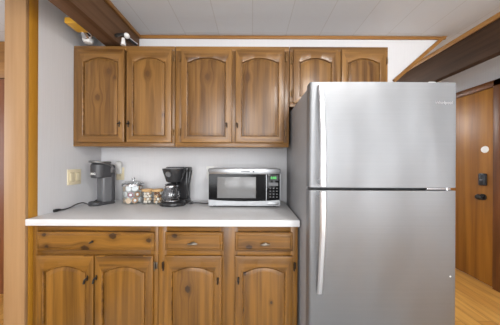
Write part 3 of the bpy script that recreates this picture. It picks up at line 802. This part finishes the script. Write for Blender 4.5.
# facing forward, leaning against the glass; three tiers of a front ring
pods = [(-79, 0.032, 'white'), (-39.5, 0.031, 'tan'), (0, 0.032, 'tan'), (39.5, 0.031, 'brown'), (79, 0.032, 'white'),
        (-66, 0.081, 'white'), (-26, 0.081, 'white'), (14, 0.081, 'plum'), (54, 0.081, 'brown'), (94, 0.081, 'tan'),
        (-79, 0.13, 'white'), (-39.5, 0.13, 'tan'), (0, 0.13, 'white'), (39.5, 0.131, 'white'), (79, 0.131, 'brown')]
for a, z, cc in pods:
    an = R(a); rr = 0.072
    jx, jy = JX + rr*math.sin(an), JY - rr*math.cos(an)
    pod(cc, (jx, jy, CT+z+random.uniform(-0.003, 0.003)), (R(90)+R(random.uniform(-6, 3)), R(random.uniform(-4, 4)), an))

# ------------------------------------------------------------------ two small jars with wooden lids
lump_m = [plain('pale_sweet', srgb(246, 238, 226), 0.5), plain('tan_sweet', srgb(222, 188, 150), 0.5), plain('cocoa_sweet', srgb(140, 98, 68), 0.5)]
lump_proto = {}
def small_jar(px, label, kinds, where):
    jx, jy = X(px, 1.72), 1.725
    w_, h_ = 0.0415, 0.105
    j = thing('small_jar', label, 'jar', (jx, jy, CT))
    MB().lathe([(0, 0), (w_-0.004, 0), (w_, 0.005), (w_, h_), (w_-0.004, h_), (w_-0.005, 0.008), (0, 0.006)], n=28).build('jar_body', M['glass'], j, **L_)
    MB().lathe([(0, h_+0.001), (w_+0.002, h_+0.001), (w_+0.003, h_+0.004), (w_+0.003, h_+0.018), (w_, h_+0.021), (0, h_+0.021)], n=28).build('lid', M['lid_wood'], j, **L_)
    idx = 0
    for tier in range(4):
        for k in range(5):
            an = 2*PI*(k + 0.5*(tier % 2))/5 - PI/2
            kind = kinds[idx % len(kinds)]; idx += 1
            loc = (jx + 0.0215*math.cos(an), jy + 0.0215*math.sin(an), CT + 0.019 + tier*0.0235)
            if kind not in lump_proto:
                b = MB(); bmesh.ops.create_icosphere(b.bm, subdivisions=2, radius=0.0125)
                for v in b.bm.verts: v.co = Vector((v.co.x*1.0, v.co.y*0.95, v.co.z*0.9)) * (1+0.05*math.sin(v.co.x*600+v.co.z*400))
                o = b.build('wrapped_sweet', lump_m[kind]); lump_proto[kind] = o
            else: o = copy_tree(lump_proto[kind])
            o.location = loc; o.rotation_euler = (random.random()*3, random.random()*3, random.random()*3)
            nm = ['pale', 'tan', 'dark brown'][kind]
            tag(o, '%s wrapped sweet in the small jar %s' % (nm, where), 'sweet', '%s sweets in the small jar %s' % (nm, where))
small_jar(147.4, 'small wooden-lidded glass jar of pale sweets touching the tall canister', [0, 0, 1, 0, 0, 0, 1], 'touching the canister')
small_jar(157.6, 'small wooden-lidded glass jar of mixed sweets beside the drip coffee maker', [0, 1, 1, 2, 1, 0, 1, 2], 'beside the drip coffee maker')

# ------------------------------------------------------------------ switch, outlets, plugs and cords
sy0, sy1 = 1.533, 1.652
sz1, sz0 = 1.212, 1.093
sw = thing('light_switch', 'ivory double rocker light switch plate on the white side wall', 'light switch', (XL, (sy0+sy1)/2, sz0))
MB().box(XL+0.0005, XL+0.008, sy0, sy1, sz0, sz1, 0.003).build('plate', M['ivory'], sw)
for cyy in ((sy0*0.72+sy1*0.28), (sy0*0.28+sy1*0.72)):
    MB().box(XL+0.007, XL+0.0095, cyy-0.02, cyy+0.02, sz0+0.024, sz1-0.024, 0.001).build('surround', M['ivory_dark'], sw)
    MB().box(XL+0.009, XL+0.0125, cyy-0.0165, cyy+0.0165, sz0+0.028, sz1-0.028, 0.0015, M=None).build('rocker', M['ivory'], sw)
def outlet(px, py, label, m):
    c = W(px, py, YB)
    o = thing('wall_outlet', label, 'outlet', (c.x, YB, c.z-0.058))
    MB().box(c.x-0.036, c.x+0.036, YB-0.007, YB-0.0005, c.z-0.058, c.z+0.058, 0.003).build('plate', m, o)
    for dz in (-0.02, 0.02):
        s_ = MB().cyl((c.x, YB-0.006, c.z+dz), (c.x, YB-0.009, c.z+dz), 0.016).build('socket', m, o)
        MB().box(c.x-0.008, c.x-0.006, YB-0.0095, YB-0.0085, c.z+dz-0.003, c.z+dz+0.007).box(c.x+0.006, c.x+0.008, YB-0.0095, YB-0.0085, c.z+dz-0.003, c.z+dz+0.007).build('slots', M['slot'], s_)
    return c
c1 = outlet(120.6, 174.2, 'ivory wall outlet half hidden behind the pod brewer', M['ivory'])
nl = thing('night_light', 'white plug-in night light in the outlet beside the pod brewer', 'night light', (c1.x, YB-0.009, c1.z+0.02))
MB().box(c1.x-0.024, c1.x+0.024, YB-0.04, YB-0.0098, c1.z+0.0, c1.z+0.062, 0.008, 3).build('body', M['white_plastic'], nl)
MB().sphere((c1.x, YB-0.032, c1.z+0.082), 0.03, 0.95, 0.7, 1.2).build('shade', M['bulb_white'], nl)
c2 = outlet(210.4, 172.6, 'pale wall outlet peeking out behind the corner of the microwave', M['white_plastic'])
pg = thing('power_plug', 'grey power plug in the outlet behind the microwave', 'plug', (c2.x, YB-0.0095, c2.z+0.02))
MB().box(c2.x-0.013, c2.x+0.013, YB-0.035, YB-0.0099, c2.z+0.008, c2.z+0.034, 0.004).build('plug_body', M['graphite_light'], pg)
MB().tube([(c2.x, YB-0.034, c2.z+0.014), (c2.x+0.005, YB-0.04, c2.z-0.02), (c2.x+0.03, YB-0.03, c2.z-0.09), (c2.x+0.04, YB-0.02, CT+0.02)], 0.004).build('plug_cord', M['cord'], pg)

# black cord lying between the post and the brewer
def onc(px, py, up=0.0055):
    Y = (H-CT-up)*F/(py-CY); return W(px, py, Y)
cz = CT+0.0045
xw = XL+0.012
cpts = [(xw+0.004, 1.455, cz+0.003), (xw+0.008, 1.50, cz), (xw+0.006, 1.55, cz+0.004), (xw+0.006, 1.60, cz+0.016), (xw+0.02, 1.64, cz+0.018), (xw+0.045, 1.66, cz+0.004), (xw+0.075, 1.67, cz+0.006), (xw+0.09, 1.69, cz+0.03), (xw+0.115, 1.75, cz+0.032)]
def into(o, mb, name, m, parent=None):
    """build a world-space mesh as a part of a turned thing"""
    loc = Matrix.Translation(o.location) @ o.rotation_euler.to_matrix().to_4x4()
    bmesh.ops.transform(mb.bm, matrix=loc.inverted(), verts=mb.bm.verts[:])
    return mb.build(name, m, parent or o, local=True)
cr = into(kb, MB().tube(cpts, 0.0042), 'power_cord', M['cord'])
ph = into(kb, MB().tube([(xw+0.002, 1.418, cz+0.006), (xw+0.004, 1.425, cz+0.006), (xw+0.005, 1.45, cz+0.006), (xw+0.006, 1.47, cz+0.002)], lambda t: 0.0105-0.006*max(0, t-0.5)*2, n=10), 'plug', M['cord'], cr)

cA_ = [onc(186.5, 198.5), onc(192, 198.6), onc(198, 199.2), onc(204, 199.4), onc(211, 199.3)]
into(dm, MB().tube(cA_, 0.0045), 'power_cord', M['cord'])
cB_ = [onc(190.5, 203.3, 0.008), onc(194, 203.0, 0.006), onc(199, 203.2), onc(204, 203.6), onc(209.5, 203.3), onc(213, 201.5)]
cc_ = into(mw, MB().tube(cB_, 0.0045), 'power_cord', M['cord'])
p0 = cB_[0]
into(mw, MB().box(p0.x-0.008, p0.x+0.022, p0.y-0.01, p0.y+0.01, CT+0.0015, CT+0.0195, 0.004), 'plug', M['cord'], cc_)

# ------------------------------------------------------------------ lamps by the beam
y1 = 1.40
sp = thing('spot_lamp', 'yellow and chrome spot lamp tucked between the wall and the brown beam', 'lamp', (-1.25, 1.45, 2.26))
MB().box(-1.29, -1.178, 1.395, 1.505, 2.222, 2.262, 0.006, 3).build('mount_plate', M['brass_yellow'], sp)
MB().cyl((-1.25, 1.50, 2.238), (-1.262, 1.545, 2.225), 0.018, 0.03).tube([(-1.22, 1.495, 2.235), (-1.205, 1.53, 2.22), (-1.235, 1.55, 2.215)], 0.006).build('socket', M['chrome'], sp)
MB().lathe([(0, -0.03), (0.028, -0.026), (0.038, -0.005), (0.034, 0.02), (0.022, 0.034), (0, 0.036)], (-1.268, 1.575, 2.212)).build('bulb', M['bulb_white'], sp)

c = W(125, 39, 1.66)
sp2 = thing('clamp_lamp', 'small black and white clip lamp fixed to the beam above the cabinet doors', 'lamp', (-1.03, 1.68, 2.22))
bx = -1.026
def onb(px, py, x=-1.02):
    Y = x*F/(px-CX); return Vector((x, Y, Z(py, Y)))
a = onb(115.5, 36.2); b_ = onb(123.5, 35.6); e1 = onb(126, 38.0); e2 = onb(135.5, 45.0)
MB().tube([a, (a+b_)/2+Vector((0, 0, 0.006)), b_], 0.012, n=10).tube([e1, (e1+e2)/2, e2], 0.011, n=10).build('bracket', M['black_iron'], sp2)
MB().tube([e1+Vector((0.012, 0, 0.006)), e2+Vector((0.012, 0, 0.006))], 0.0035, n=8).build('rod', M['chrome'], sp2)
g_ = onb(126.2, 36.4, -1.0)
MB().sphere(g_, 0.022).build('globe', M['bulb_white'], sp2)
h_ = onb(122.8, 42.0, -1.0)
MB().cyl(h_+Vector((0, 0, 0.024)), h_-Vector((0, 0, 0.03)), 0.011, 0.017).build('lamp_head', M['bulb_white'], sp2)

# kitchen ceiling lamp overhead, out of frame
cl = thing('ceiling_lamp', 'round flat ceiling lamp over the kitchen floor', 'lamp', (0.75, -0.1, 2.36))
MB().lathe([(0, 0.07), (0.2, 0.07), (0.2, 0.035), (0.19, 0.03), (0, 0.03)]).build('housing', M['white_plastic'], cl, local=True)
